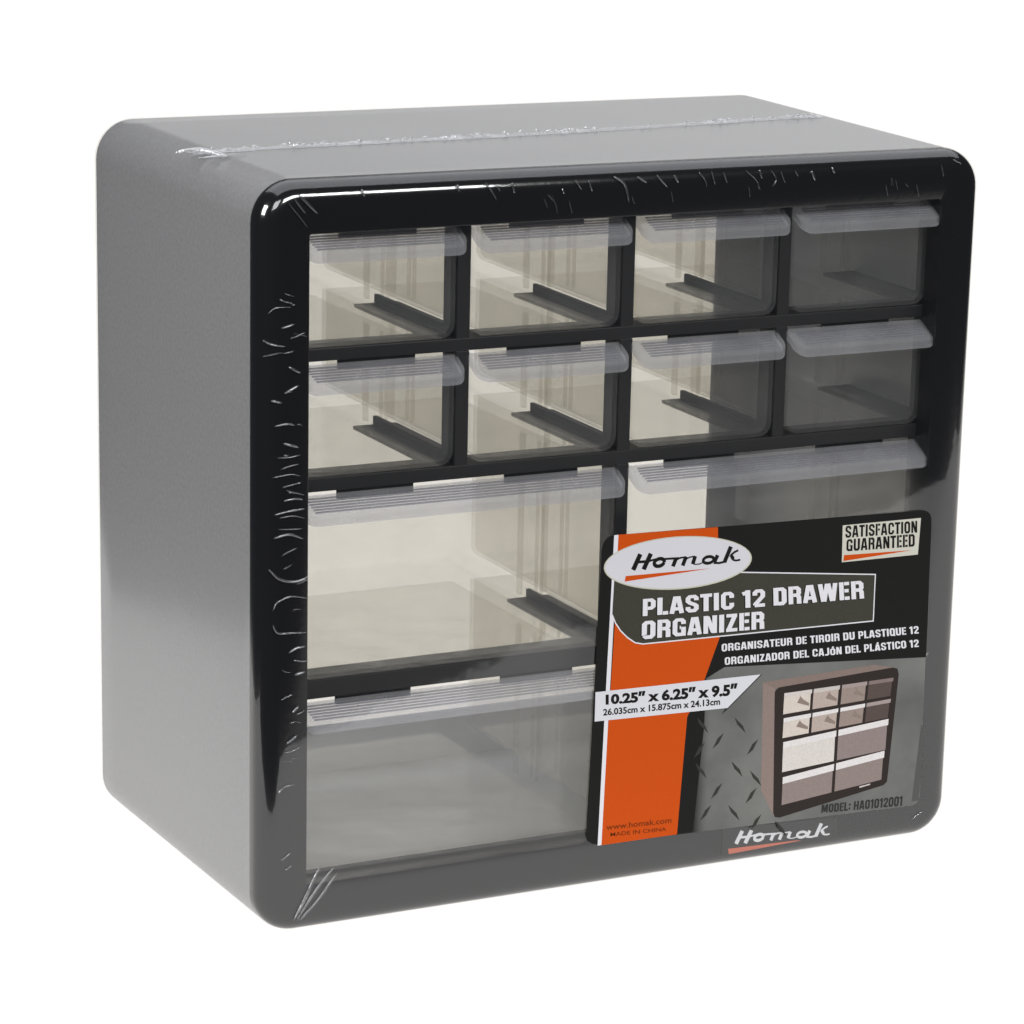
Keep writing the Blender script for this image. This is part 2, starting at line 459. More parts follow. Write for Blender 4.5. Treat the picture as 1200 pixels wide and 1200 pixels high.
# ------------------------------------------------------------------ printed label
ART={'outline': [(118.99, 121.52), (246.22, 118.81), (247.52, 12.41), (115.86, 15.69)], 'black': [(118.99, 121.52), (246.22, 118.81), (247.04, 66.22), (166.68, 71.8), (159.6, 68.6), (159.61, 52.19), (156.8, 15.14), (115.86, 15.69)], 'orange': [(124.64, 121.41), (162.04, 120.5), (164.28, 82.31), (158.97, 68.08), (152.91, 55.99), (150.55, 14.93), (121.32, 15.07), (124.56, 94.48)], 'whiteline': [(123.23, 121.4), (124.8, 121.4), (121.8, 15.07), (120.36, 15.12)], 'titlebox': [(171.21, 104.14), (224.57, 98.06), (224.64, 81.63), (135.12, 83.3), (132.21, 84.06), (129.28, 86.13), (126.65, 88.74), (124.66, 91.57), (123.31, 94.04), (123.81, 103.24), (123.8, 108.43)], 'boxline': [(171.21, 104.14), (224.57, 98.06), (224.64, 81.63), (135.12, 83.3), (132.21, 84.06), (129.28, 86.13), (126.65, 88.74), (124.66, 91.57), (123.29, 94.62)], 'oval_rim': [(175.51, 108.85), (175.42, 107.66), (174.84, 106.51), (173.79, 105.4), (172.27, 104.38), (170.33, 103.45), (167.99, 102.62), (165.3, 101.92), (162.31, 101.36), (159.06, 100.94), (155.61, 100.67), (152.04, 100.56), (148.39, 100.61), (144.74, 100.81), (141.14, 101.17), (137.65, 101.67), (134.34, 102.3), (131.26, 103.06), (128.46, 103.93), (125.99, 104.9), (123.89, 105.94), (122.19, 107.05), (120.91, 108.2), (120.09, 109.38), (119.72, 110.56), (119.82, 111.72), (120.39, 112.85), (121.41, 113.93), (122.87, 114.94), (124.75, 115.86), (127.01, 116.67), (129.61, 117.37), (132.53, 117.94), (135.7, 118.38), (139.07, 118.66), (142.6, 118.8), (146.21, 118.78), (149.86, 118.6), (153.47, 118.27), (156.99, 117.8), (160.35, 117.18), (163.49, 116.44), (166.37, 115.57), (168.92, 114.61), (171.11, 113.55), (172.89, 112.43), (174.24, 111.26), (175.11, 110.06)], 'oval': [(175.05, 108.93), (174.95, 107.79), (174.38, 106.69), (173.34, 105.64), (171.85, 104.66), (169.93, 103.77), (167.63, 102.98), (164.98, 102.32), (162.03, 101.78), (158.83, 101.39), (155.45, 101.14), (151.93, 101.03), (148.34, 101.08), (144.74, 101.28), (141.2, 101.62), (137.78, 102.1), (134.52, 102.71), (131.49, 103.43), (128.74, 104.27), (126.31, 105.19), (124.25, 106.19), (122.57, 107.25), (121.32, 108.35), (120.51, 109.48), (120.16, 110.6), (120.26, 111.71), (120.82, 112.79), (121.83, 113.82), (123.27, 114.78), (125.12, 115.66), (127.35, 116.43), (129.92, 117.1), (132.79, 117.64), (135.91, 118.05), (139.23, 118.32), (142.7, 118.45), (146.26, 118.43), (149.85, 118.25), (153.4, 117.94), (156.86, 117.48), (160.16, 116.89), (163.26, 116.18), (166.08, 115.35), (168.59, 114.42), (170.74, 113.42), (172.49, 112.34), (173.8, 111.22), (174.66, 110.08)], 'swoosh': [(127.88, 107.18), (159.75, 106.62), (127.59, 105.33)], 'sat': [(210.57, 116.55), (241.86, 116.28), (241.38, 103.42), (210.89, 103.66)], 'satsw': [(211.62, 106.1), (238.99, 105.2), (211.49, 104.04)], 'banner': [(117.96, 68.72), (181.07, 67.6), (168.64, 57.29), (117.92, 58.61)], 'painted_gap': [(246.44, 41.6), (248.22, 41.38), (247.06, 14.04), (244.23, 14.11)], 'treads': [[(163.13, 43.54), (165.45, 45.1), (167.34, 48.65), (165.02, 47.09)], [(170.63, 38.28), (171.91, 35.45), (175.36, 32.01), (174.07, 34.85)], [(156.66, 39.51), (157.91, 36.69), (161.31, 33.27), (160.05, 36.1)], [(176.68, 39.62), (179.02, 41.19), (180.91, 44.76), (178.57, 43.19)], [(163.25, 25.8), (165.58, 27.36), (167.47, 30.92), (165.15, 29.36)], [(156.63, 55.45), (157.88, 52.66), (161.27, 49.28), (160.01, 52.08)], [(170.07, 22.78), (171.36, 19.92), (174.81, 16.43), (173.52, 19.3)], [(176.83, 22.32), (179.18, 23.88), (181.08, 27.47), (178.73, 25.9)], [(171.19, 53.69), (172.46, 50.88), (175.9, 47.48), (174.62, 50.3)], [(178.15, 33.99), (179.44, 31.14), (182.92, 27.67), (181.62, 30.53)], [(159.3, 18.54), (161.63, 20.09), (163.52, 23.65), (161.19, 22.1)], [(166.27, 55.27), (168.59, 56.84), (170.47, 60.38), (168.16, 58.81)], [(179.11, 12.47), (181.47, 14.03), (183.38, 17.63), (181.02, 16.06)], [(155.99, 41.14), (158.3, 42.69), (160.18, 46.23), (157.87, 44.67)], [(188.9, 14.62), (190.22, 11.73), (193.74, 8.19), (192.42, 11.1)]], 'mini': [('side', [(181.8, 64.72), (186.82, 62.1), (188.36, 16.0), (182.76, 26.3)]), ('top', [(181.8, 64.72), (226.16, 65.91), (234.83, 63.92), (187.14, 61.89)]), ('frame', [(186.57, 60.86), (188.05, 62.17), (233.55, 64.07), (235.5, 63.4), (236.13, 61.24), (233.58, 22.75), (232.17, 21.68), (190.56, 15.42), (188.68, 15.96), (187.99, 17.46)]), ('c1', [(190.43, 59.85), (200.99, 59.97), (200.77, 52.76), (190.29, 52.39)]), ('l1', [(190.43, 59.85), (201.42, 59.98), (201.38, 58.54), (190.4, 58.36)]), ('sh', [(196.92, 58.1), (197.94, 56.88), (200.41, 55.21), (200.38, 54.19), (195.6, 55.88)]), ('c2', [(202.07, 59.99), (212.08, 60.1), (211.75, 53.16), (201.84, 52.8)]), ('l2', [(202.07, 59.99), (212.51, 60.11), (212.45, 58.72), (202.03, 58.55)]), ('sh', [(208.19, 58.3), (209.14, 57.13), (211.43, 55.51), (211.39, 54.54), (206.91, 56.16)]), ('c3', [(213.39, 60.12), (223.03, 60.23), (222.62, 53.55), (213.05, 53.21)]), ('l3', [(213.39, 60.12), (223.47, 60.23), (223.39, 58.9), (213.32, 58.74)]), ('sh', [(219.26, 58.5), (220.16, 57.37), (222.32, 55.81), (222.26, 54.88), (218.0, 56.44)]), ('c4', [(224.14, 60.24), (233.64, 60.35), (233.13, 53.93), (223.71, 53.59)]), ('l4', [(224.14, 60.24), (234.08, 60.36), (233.98, 59.08), (224.05, 58.91)]), ('c1', [(190.61, 50.96), (200.98, 51.41), (200.74, 44.45), (190.45, 43.92)]), ('l0', [(190.61, 50.96), (201.4, 51.43), (201.35, 50.04), (190.58, 49.55)]), ('sh', [(196.97, 49.49), (197.97, 48.35), (200.4, 46.8), (200.36, 45.82), (195.67, 47.34)]), ('c2', [(202.04, 51.46), (211.85, 51.89), (211.53, 45.01), (201.79, 44.5)]), ('l0', [(202.04, 51.46), (212.28, 51.91), (212.22, 50.54), (201.99, 50.07)]), ('sh', [(208.04, 50.0), (208.97, 48.87), (211.21, 47.33), (211.17, 46.37), (206.78, 47.87)]), ('c3', [(213.14, 51.95), (222.6, 52.36), (222.19, 45.57), (212.8, 45.08)]), ('l0', [(213.14, 51.95), (223.04, 52.38), (222.95, 51.02), (213.07, 50.57)]), ('sh', [(218.9, 50.5), (219.78, 49.38), (221.9, 47.86), (221.84, 46.9), (217.66, 48.4)]), ('c4', [(223.68, 52.41), (233.01, 52.82), (232.51, 46.1), (223.26, 45.62)]), ('l3', [(223.68, 52.41), (233.44, 52.84), (233.34, 51.49), (223.6, 51.05)]), ('c0', [(190.83, 42.42), (211.49, 44.02), (211.38, 33.09), (190.85, 31.69)]), ('l0', [(190.83, 42.42), (211.91, 44.05), (211.89, 41.87), (190.83, 40.28)]), ('c5', [(212.76, 44.12), (232.47, 45.64), (232.22, 34.52), (212.63, 33.18)]), ('l0', [(212.76, 44.12), (232.9, 45.68), (232.85, 43.45), (212.73, 41.93)]), ('c6', [(191.24, 29.84), (211.22, 32.0), (211.06, 21.82), (191.22, 19.84)]), ('l0', [(191.24, 29.84), (211.63, 32.05), (211.59, 29.61), (191.24, 27.44)]), ('c6', [(212.44, 32.14), (231.49, 34.2), (231.19, 23.83), (212.27, 21.94)]), ('l0', [(212.44, 32.14), (231.9, 34.24), (231.83, 31.76), (212.4, 29.69)]), ('l2', [(222.24, 22.53), (226.67, 22.97), (226.69, 22.51), (222.4, 21.94)])], 'script': [([(133.11, 114.1), (130.62, 108.96)], 1.71), ([(137.04, 113.9), (134.5, 108.76)], 1.71), ([(132.19, 111.5), (136.32, 111.32)], 0.95), ([(136.32, 111.41), (139.03, 111.79)], 0.73), ([(142.11, 110.39), (141.89, 110.01), (141.5, 109.69), (141.0, 109.46), (140.42, 109.33), (139.84, 109.33), (139.29, 109.44), (138.85, 109.67), (138.55, 109.98), (138.41, 110.35), (138.46, 110.74), (138.69, 111.12), (139.08, 111.44), (139.58, 111.67), (140.15, 111.8), (140.74, 111.8), (141.28, 111.69), (141.73, 111.46), (142.03, 111.15), (142.16, 110.78), (142.11, 110.39)], 1.26), ([(140.96, 111.6), (147.56, 111.32)], 0.73), ([(146.64, 111.5), (145.47, 108.68)], 1.46), ([(146.32, 110.62), (148.07, 111.36), (150.35, 111.42)], 0.61), ([(150.35, 111.55), (149.14, 108.59)], 1.46), ([(150.23, 110.69), (151.74, 111.23), (153.77, 111.36)], 0.5), ([(153.77, 111.4), (152.96, 108.81)], 1.46), ([(152.74, 108.97), (153.88, 108.58), (155.57, 108.55), (157.34, 109.17)], 0.39), ([(160.82, 109.42), (160.6, 109.09), (160.21, 108.81), (159.69, 108.6), (159.08, 108.5), (158.46, 108.5), (157.87, 108.62), (157.39, 108.83), (157.04, 109.12), (156.88, 109.45), (156.91, 109.81), (157.13, 110.14), (157.52, 110.43), (158.04, 110.63), (158.64, 110.74), (159.27, 110.73), (159.85, 110.62), (160.34, 110.41), (160.68, 110.12), (160.85, 109.78), (160.82, 109.42)], 1.05), ([(162.3, 110.9), (161.06, 108.52)], 1.46), ([(160.86, 108.4), (163.04, 108.14), (165.6, 108.45)], 0.78), ([(167.25, 113.38), (164.99, 108.14)], 1.56), ([(170.11, 111.81), (168.83, 111.37), (167.32, 110.41)], 0.78), ([(167.32, 110.59), (168.42, 108.91)], 1.23), ([(168.17, 108.75), (169.48, 108.34), (171.08, 108.47)], 0.67)], 'bscript': [([(176.6, 12.28), (174.34, 7.92)], 1.54), ([(180.24, 12.0), (177.92, 7.63)], 1.54), ([(175.77, 10.06), (179.59, 9.79)], 0.85), ([(179.59, 9.87), (182.09, 10.12)], 0.65), ([(184.95, 8.82), (184.74, 8.5), (184.39, 8.24), (183.92, 8.05), (183.39, 7.96), (182.85, 7.97), (182.35, 8.09), (181.94, 8.29), (181.66, 8.57), (181.53, 8.9), (181.57, 9.23), (181.78, 9.55), (182.14, 9.81), (182.6, 10.0), (183.13, 10.09), (183.67, 10.08), (184.17, 9.97), (184.59, 9.76), (184.87, 9.48), (184.99, 9.15), (184.95, 8.82)], 1.13), ([(183.87, 9.9), (189.97, 9.47)], 0.65), ([(189.12, 9.65), (188.06, 7.25)], 1.31), ([(188.83, 8.9), (190.44, 9.49), (192.56, 9.47)], 0.55), ([(192.55, 9.59), (191.45, 7.07)], 1.31), ([(192.44, 8.85), (193.83, 9.27), (195.71, 9.32)], 0.45), ([(195.71, 9.36), (194.97, 7.15)], 1.31), ([(194.78, 7.29), (195.83, 6.92), (197.39, 6.85), (199.02, 7.33)], 0.35), ([(202.23, 7.45), (202.03, 7.17), (201.67, 6.93), (201.19, 6.77), (200.63, 6.7), (200.05, 6.72), (199.51, 6.84), (199.06, 7.03), (198.74, 7.29), (198.59, 7.59), (198.61, 7.89), (198.81, 8.18), (199.17, 8.41), (199.65, 8.57), (200.21, 8.64), (200.79, 8.62), (201.33, 8.51), (201.78, 8.31), (202.1, 8.05), (202.25, 7.75), (202.23, 7.45)], 0.94), ([(203.59, 8.68), (202.46, 6.67)], 1.31), ([(202.27, 6.57), (204.28, 6.28), (206.64, 6.47)], 0.7), ([(208.14, 10.67), (206.08, 6.22)], 1.41), ([(210.78, 9.24), (209.61, 8.9), (208.22, 8.11)], 0.7), ([(208.21, 8.27), (209.24, 6.79)], 1.11), ([(209.01, 6.66), (210.22, 6.27), (211.69, 6.33)], 0.6)], 'bpatch': [(168.9, 14.02), (214.46, 11.96), (214.67, 1.33), (168.76, 1.47)], 'bswoosh': [(171.22, 6.56), (197.94, 5.85), (200.35, 5.51), (171.64, 4.6)], 'creases': [[(5.8, -8.9, 206.1), (7.9, -8.9, 205.18), (10.14, -8.9, 204.78)], [(2.19, -8.56, 201.81), (4.55, -8.9, 203.56), (9.59, -8.9, 203.5)], [(1.02, -7.39, 193.51), (3.46, -8.9, 192.31), (7.67, -8.9, 191.5)], [(1.03, -7.4, 188.5), (6.83, -8.9, 189.71)], [(7.05, -8.9, 147.39), (13.44, -8.9, 148.53)], [(7.42, -8.9, 142.97), (10.97, -8.9, 143.46), (13.83, -8.9, 142.94)], [(4.24, -8.9, 138.85), (9.57, -8.9, 139.72), (14.56, -8.9, 139.95)], [(6.02, -8.9, 137.67), (10.29, -8.9, 138.1), (14.58, -8.9, 136.89)], [(6.03, -8.9, 134.08), (11.02, -8.9, 133.81), (13.52, -8.9, 133.72)], [(4.26, -8.9, 131.39), (9.24, -8.9, 132.28), (13.89, -8.9, 130.47)], [(2.51, -8.89, 121.68), (4.29, -8.9, 119.8), (6.08, -8.9, 118.25), (9.66, -8.9, 117.07), (13.24, -8.9, 117.18), (15.75, -8.9, 118.31)], [(3.97, -8.9, 108.52), (4.82, -8.9, 110.15), (6.1, -8.9, 111.18), (9.68, -8.9, 112.26), (13.27, -8.9, 111.68), (15.79, -8.9, 111.07)], [(3.98, -8.9, 103.7), (4.7, -8.9, 101.9), (6.13, -8.9, 100.71), (9.72, -8.9, 100.46), (15.13, -8.9, 100.08)], [(9.39, -8.9, 94.12), (11.91, -8.9, 95.37), (14.79, -8.9, 95.61)], [(10.84, -8.9, 91.53), (13.37, -8.9, 90.9), (15.91, -8.9, 90.75)], [(11.22, -8.9, 86.62), (14.84, -8.9, 87.39)], [(10.55, -8.9, 74.47), (12.72, -8.9, 76.31)], [(12.01, -8.9, 73.59), (14.9, -8.9, 74.65)], [(5.53, -8.9, 156.75), (9.5, -8.9, 156.69), (12.62, -8.9, 157.24)], [(6.68, -8.9, 153.16), (9.51, -8.9, 153.99), (12.06, -8.9, 154.32)], [(4.38, -8.9, 166.76), (8.32, -8.9, 167.25), (10.87, -8.9, 166.78)], [(3.23, -8.9, 174.85), (6.61, -8.9, 174.06)], [(8.0, -8.9, 177.15), (12.23, -8.9, 178.97)], [(7.21, -8.9, 161.18), (12.32, -8.9, 159.68)], [(3.85, -8.9, 150.71), (9.52, -8.9, 151.3), (12.94, -8.9, 150.46)], [(8.4, -8.9, 146.26), (14.11, -8.9, 144.4)], [(6.53, -8.9, 197.12), (10.73, -8.9, 198.16)], [(8.82, -8.9, 185.06), (12.78, -8.9, 182.92)], [(8.71, -8.9, 64.3), (12.18, -8.9, 66.69)], [(10.46, -8.9, 61.83), (13.37, -8.9, 62.59)], [(5.87, -8.9, 48.29), (8.18, -8.9, 50.25), (11.38, -8.9, 50.4)], [(7.1, -8.9, 25.9), (10.02, -8.9, 27.78)], [(8.58, -8.9, 22.25), (10.62, -8.9, 23.68)], [(11.29, -8.9, 5.12), (14.8, -8.9, 10.97), (17.72, -8.9, 16.9), (20.34, -8.9, 22.01)], [(12.47, -8.9, 4.95), (17.16, -8.9, 11.78), (21.85, -8.9, 17.46), (24.8, -8.9, 20.5)], [(13.65, -8.9, 4.77), (20.71, -8.9, 11.83), (26.29, -8.9, 19.13)], [(74.61, -8.9, 238.44), (76.42, -8.9, 236.37), (78.56, -8.9, 233.07)], [(105.89, -8.9, 238.23), (108.26, -8.9, 234.89)], [(101.45, -8.9, 235.47), (102.1, -8.9, 233.83)], [(119.55, -8.9, 238.43), (123.61, -8.9, 235.8), (125.33, -8.9, 230.02)], [(128.13, -8.9, 238.04), (131.59, -8.9, 235.98)], [(135.22, -8.9, 238.13), (139.08, -8.9, 234.28)], [(150.45, -8.9, 238.69), (153.08, -8.9, 235.56), (153.48, -8.9, 233.61)], [(155.16, -8.9, 238.48), (156.59, -8.9, 234.3)], [(167.65, -8.9, 238.35), (172.11, -8.9, 234.69), (172.87, -8.9, 231.89)], [(172.9, -8.9, 238.25), (173.99, -8.9, 235.44)], [(177.23, -8.9, 237.93), (179.28, -8.9, 235.2), (178.27, -8.9, 232.75)], [(186.41, -8.9, 237.38), (187.47, -8.9, 235.67)], [(192.57, -8.9, 237.11), (194.03, -8.9, 233.98)], [(200.33, -8.9, 237.89), (201.42, -8.9, 235.89)], [(242.85, -8.9, 236.9), (244.12, -8.9, 232.86)], [(247.48, -8.9, 238.41), (250.98, -8.9, 236.83)], [(141.43, -8.9, 237.99), (143.08, -8.9, 235.46)], [(110.75, -8.9, 237.47), (112.07, -8.9, 234.17)], [(83.77, -8.9, 238.16), (84.73, -8.9, 234.91)], [(78.45, -8.9, 237.87), (79.68, -8.9, 235.68)], [(159.59, -8.9, 238.01), (161.0, -8.9, 234.65)], [(180.95, -8.9, 237.35), (182.73, -8.9, 233.66)], [(8.62, -8.9, 235.38), (12.54, -8.9, 230.78), (14.8, -8.9, 227.8)], [(10.29, -8.9, 236.85), (14.21, -8.9, 231.99)], [(11.95, -8.9, 237.81), (18.14, -8.9, 231.8)], [(32.75, -8.9, 238.39), (33.62, -8.9, 236.26)], [(64.95, -8.9, 238.49), (65.58, -8.9, 236.34)], [(246.64, -8.9, 65.54), (248.25, -8.9, 67.82)], [(244.93, -8.9, 64.81), (246.47, -8.9, 62.49)], [(244.9, -8.9, 7.29), (249.71, -8.9, 9.79)]]}
TEXTS=[('PLASTIC 12 DRAWER', (134.47, 92.85), (134.39, 98.68), (220.75, 90.03), (220.05, 96.41), 'w'), ('ORGANIZER', (134.42, 84.98), (134.37, 91.12), (181.69, 83.53), (181.41, 89.66), 'w'), ('ORGANISATEUR DE TIROIR DU PLASTIQUE 12', (165.14, 77.37), (165.03, 80.0), (243.6, 75.16), (243.18, 77.89), 'w'), ('ORGANIZADOR DEL CAJÓN DEL PLÁSTICO 12', (166.54, 72.53), (166.43, 75.16), (243.9, 70.3), (243.48, 73.04), 'w'), ('SATISFACTION', (211.68, 112.09), (211.58, 116.24), (240.78, 111.21), (240.52, 115.41), 'k'), ('GUARANTEED', (212.3, 107.34), (212.2, 111.5), (240.05, 106.42), (239.78, 110.86), 'k'), ('10.25″ x 6.25″ x 9.5″', (121.83, 63.96), (121.72, 67.41), (171.86, 61.3), (171.93, 65.36), 'k'), ('26.035cm x 15.875cm x 24.13cm', (121.01, 60.28), (120.94, 62.56), (165.43, 58.77), (165.34, 61.09), 'k'), ('www.homak.com', (123.41, 20.18), (123.35, 22.14), (148.26, 19.34), (148.18, 21.32), 'b'), ('MADE IN CHINA', (125.1, 17.7), (125.05, 19.06), (146.39, 16.72), (146.34, 18.09), 'b'), ('MODEL: HA01012001', (207.16, 14.87), (207.32, 17.79), (240.42, 13.05), (240.56, 16.63), 'd')]

YL = -9.45
layer = [0]
def flat(name, pts, material, parent, dy=0.03, thick=0.0, y=None):
    yy = (YL if y is None else y) - dy
    bm = bmesh.new()
    f = bm.faces.new([bm.verts.new((x, yy, z)) for x, z in pts])
    if thick:
        r = bmesh.ops.extrude_face_region(bm, geom=[f])
        for v in [g for g in r['geom'] if isinstance(g, bmesh.types.BMVert)]: v.co.y += thick
    else:
        bm.normal_update()
        if f.normal.y > 0: f.normal_flip()
    return obj(name, bm, material, parent, flip=bool(thick))

def flats(name, polys, material, parent, dy, y=None, step=0.002):
    bm = bmesh.new()
    yy = (YL if y is None else y) - dy
    for i, pts in enumerate(polys):
        f = bm.faces.new([bm.verts.new((x, yy - step * (i % 7), z)) for x, z in pts])
    bmesh.ops.triangulate(bm, faces=bm.faces)
    bm.normal_update()
    for f in bm.faces:
        if f.normal.y > 0: f.normal_flip()
    return obj(name, bm, material, parent, flip=False)

def round_corners(q, radii, n=6):
    out = []
    N = len(q)
    for i in range(N):
        p = Vector(q[i]); a = Vector(q[i - 1]); b = Vector(q[(i + 1) % N]); r = radii[i]
        if r <= 0: out.append(tuple(p)); continue
        da = (a - p).normalized() * r; db = (b - p).normalized() * r
        for k in range(n + 1):
            t = k / n
            v = (p + da) * (1 - t) ** 2 + p * 2 * t * (1 - t) + (p + db) * t * t
            out.append(tuple(v))
    return out

def stroke_polys(pts, w):
    """ribbon with mitred joints along a polyline, one quad a segment"""
    P = [Vector(p) for p in pts]
    L, R = [], []
    for i, p in enumerate(P):
        d0 = (p - P[i - 1]).normalized() if i > 0 else (P[1] - p).normalized()
        d1 = (P[i + 1] - p).normalized() if i < len(P) - 1 else d0
        d = (d0 + d1)
        d = d.normalized() if d.length > 1e-6 else d0
        nrm = Vector((-d.y, d.x)) / max(0.6, d.dot(d0))
        L.append(p + nrm * w / 2); R.append(p - nrm * w / 2)
    return [[tuple(L[i]), tuple(L[i + 1]), tuple(R[i + 1]), tuple(R[i])] for i in range(len(P) - 1)]


# heavy condensed block capitals drawn as strokes in a cell 0..w by 0..1
l, r_, b_, t_, m_, c_h = 0.12, 0.46, 0.09, 0.91, 0.29, 0.10
Orr = [(l, b_ + c_h), (l, t_ - c_h), (l + c_h * .8, t_), (r_ - c_h * .8, t_), (r_, t_ - c_h), (r_, b_ + c_h), (r_ - c_h * .8, b_), (l + c_h * .8, b_), (l, b_ + c_h)]
GL = {
 'O': (.58, [Orr]), '0': (.58, [Orr]), 'Q': (.58, [Orr, [(.34, .22), (.54, -.04)]]),
 'I': (.26, [[(.13, 0), (.13, 1)]]), '1': (.38, [[(.24, 0), (.24, 1)], [(.02, .80), (.20, .86)]]),
 'L': (.46, [[(l, 0), (l, 1)], [(l + .12, b_), (.45, b_)]]),
 'E': (.47, [[(l, 0), (l, 1)], [(l + .12, b_), (.45, b_)], [(l + .12, t_), (.45, t_)], [(l + .12, .51), (.42, .51)]]),
 'F': (.45, [[(l, 0), (l, 1)], [(l + .12, t_), (.44, t_)], [(l + .12, .50), (.40, .50)]]),
 'T': (.50, [[(.25, 0), (.25, .82)], [(.01, t_), (.49, t_)]]),
 'N': (.60, [[(l, 0), (l, 1)], [(.48, 0), (.48, 1)], [(.17, .95), (.43, .05)]]),
 'M': (.76, [[(l, 0), (l, 1)], [(.64, 0), (.64, 1)], [(.20, .98), (.37, .12)], [(.56, .98), (.39, .12)]]),
 'H': (.59, [[(l, 0), (l, 1)], [(.47, 0), (.47, 1)], [(.24, .5), (.35, .5)]]),
 'U': (.58, [[(l, 1), (l, b_ + c_h), (l + c_h * .8, b_), (r_ - c_h * .8, b_), (r_, b_ + c_h), (r_, 1)]]),
 'J': (.48, [[(.36, 1), (.36, b_ + c_h), (.28, b_), (.04, b_)]]),
 'D': (.58, [[(l, 0), (l, 1)], [(l + .10, t_), (r_ - c_h * .8, t_), (r_, t_ - c_h), (r_, b_ + c_h), (r_ - c_h * .8, b_), (l + .10, b_)]]),
 'P': (.55, [[(l, 0), (l, 1)], [(l + .10, t_), (.36, t_), (.44, t_ - c_h), (.44, .53), (.36, .44), (l + .10, .44)]]),
 'R': (.58, [[(l, 0), (l, 1)], [(l + .10, t_), (.38, t_), (.455, t_ - c_h), (.455, .60), (.40, .50), (l + .10, .49)], [(.40, .47), (.455, .38), (.46, 0)]]),
 'A': (.60, [[(.10, 0), (.25, 1)], [(.50, 0), (.35, 1)], [(.19, .27), (.41, .27)], [(.24, .90), (.36, .90)]]),
 'W': (.84, [[(.10, 1), (.22, 0)], [(.40, 1), (.25, 0)], [(.44, 1), (.59, 0)], [(.74, 1), (.62, 0)]]),
 'C': (.57, [[(r_, .64), (r_, t_ - c_h), (r_ - c_h * .8, t_), (l + c_h * .8, t_), (l, t_ - c_h), (l, b_ + c_h), (l + c_h * .8, b_), (r_ - c_h * .8, b_), (r_, b_ + c_h), (r_, .36)]]),
 'G': (.58, [[(r_, .66), (r_, t_ - c_h), (r_ - c_h * .8, t_), (l + c_h * .8, t_), (l, t_ - c_h), (l, b_ + c_h), (l + c_h * .8, b_), (r_ - .02, b_)], [(r_ + .005, 0), (r_ + .005, .50)], [(.31, .47), (r_ - .1, .47)]]),
 'S': (.56, [[(.45, .68), (.45, t_ - c_h), (.37, t_), (.19, t_), (.115, t_ - c_h), (.115, .64), (.20, .54), (.36, .45), (.45, .36), (.45, b_ + c_h), (.37, b_), (.19, b_), (.115, b_ + c_h), (.115, .32)]]),
 '2': (.55, [[(.115, .66), (.115, t_ - c_h), (.19, t_), (.36, t_), (.44, t_ - c_h), (.44, .60), (.13, .16), (.13, b_ + .02)], [(.10, b_), (.52, b_)]]),
 'Z': (.50, [[(.03, t_), (.47, t_)], [(.37, .86), (.13, .14)], [(.02, b_), (.48, b_)]]),
 ':': (.26, [[(.13, .12), (.13, .34)], [(.13, .56), (.13, .78)]]), ' ': (.24, []),
}
for a_, base_ in (('\u00d3', 'O'), ('\u00c1', 'A')):
    w_, st = GL[base_]
    GL[a_] = (w_, [[(x, z * .84) for x, z in s] for s in st] + [[(w_ / 2 - .03, .90), (w_ / 2 + .10, 1.10)]])

def put_block(name, s, bl_, tl, br, tr_, material, parent, dy, wgt=0.205):
    adv, pieces = 0.0, []
    for i, ch in enumerate(s):
        w_, st = GL[ch]
        for q in st:
            ww = wgt if ch not in 'SRPEFZ2GCAWMN' else wgt * 0.93
            for pl in stroke_polys(q, ww): pieces.append([(adv + x, z) for x, z in pl])
        adv += w_ + (0.035 if i < len(s) - 1 else 0)
    BL, TL, BR, TR = (Vector(q) for q in (bl_, tl, br, tr_))
    def mp(x, z):
        u = x / adv
        z = min(max(z, -0.05), 1.0) if z < 1.02 else z
        q = (BL * (1 - u) + BR * u) * (1 - z) + (TL * (1 - u) + TR * u) * z
        return (q.x, q.y)
    return flats(name, [[mp(*q) for q in pl] for pl in pieces], material, parent, dy, step=0.0012)

K = {'w': ink('white', srgb(216, 216, 223)), 'k': ink('black', srgb(22, 20, 20)), 'b': ink('brown', srgb(110, 45, 10)), 'd': ink('dark', srgb(48, 48, 48))}
I_black = ink('label_black', (0.009, 0.009, 0.009), 0.42, 0.35, 0.15)
I_orange = ink('orange', (0.53, 0.068, 0.003), 0.45, 0.3, 0.06)
I_box = ink('olive', (0.045, 0.045, 0.036), 0.45, 0.3, 0.2)
I_oval = ink('oval', (0.60, 0.60, 0.65))
I_rim = ink('oval_rim', (0.50, 0.50, 0.40))
I_ban = ink('banner', (0.62, 0.63, 0.68))
I_sat = ink('cream', (0.56, 0.55, 0.49))

# diamond-plate print with a soft dark fall-off towards the orange band (printed shading of the artwork)
mt, nt, out = mat('ink_diamond_plate')
p = nt.nodes.new('ShaderNodeBsdfPrincipled')
p.inputs['Roughness'].default_value = 0.55
p.inputs['Specular IOR Level'].default_value = 0.15
tc = nt.nodes.new('ShaderNodeTexCoord')
sp = nt.nodes.new('ShaderNodeSeparateXYZ')
nt.links.new(tc.outputs['Object'], sp.inputs[0])
mr = nt.nodes.new('ShaderNodeMapRange')
mr.interpolation_type = 'SMOOTHSTEP'
mr.inputs['From Min'].default_value = 0.1555
mr.inputs['From Max'].default_value = 0.1625
nt.links.new(sp.outputs['X'], mr.inputs['Value'])
ns = nt.nodes.new('ShaderNodeTexNoise')
ns.inputs['Scale'].default_value = 45
ns.inputs['Detail'].default_value = 6
nt.links.new(tc.outputs['Object'], ns.inputs['Vector'])
cr = nt.nodes.new('ShaderNodeValToRGB')
cr.color_ramp.elements[0].position = 0.3
cr.color_ramp.elements[0].color = (0.108, 0.112, 0.109, 1)
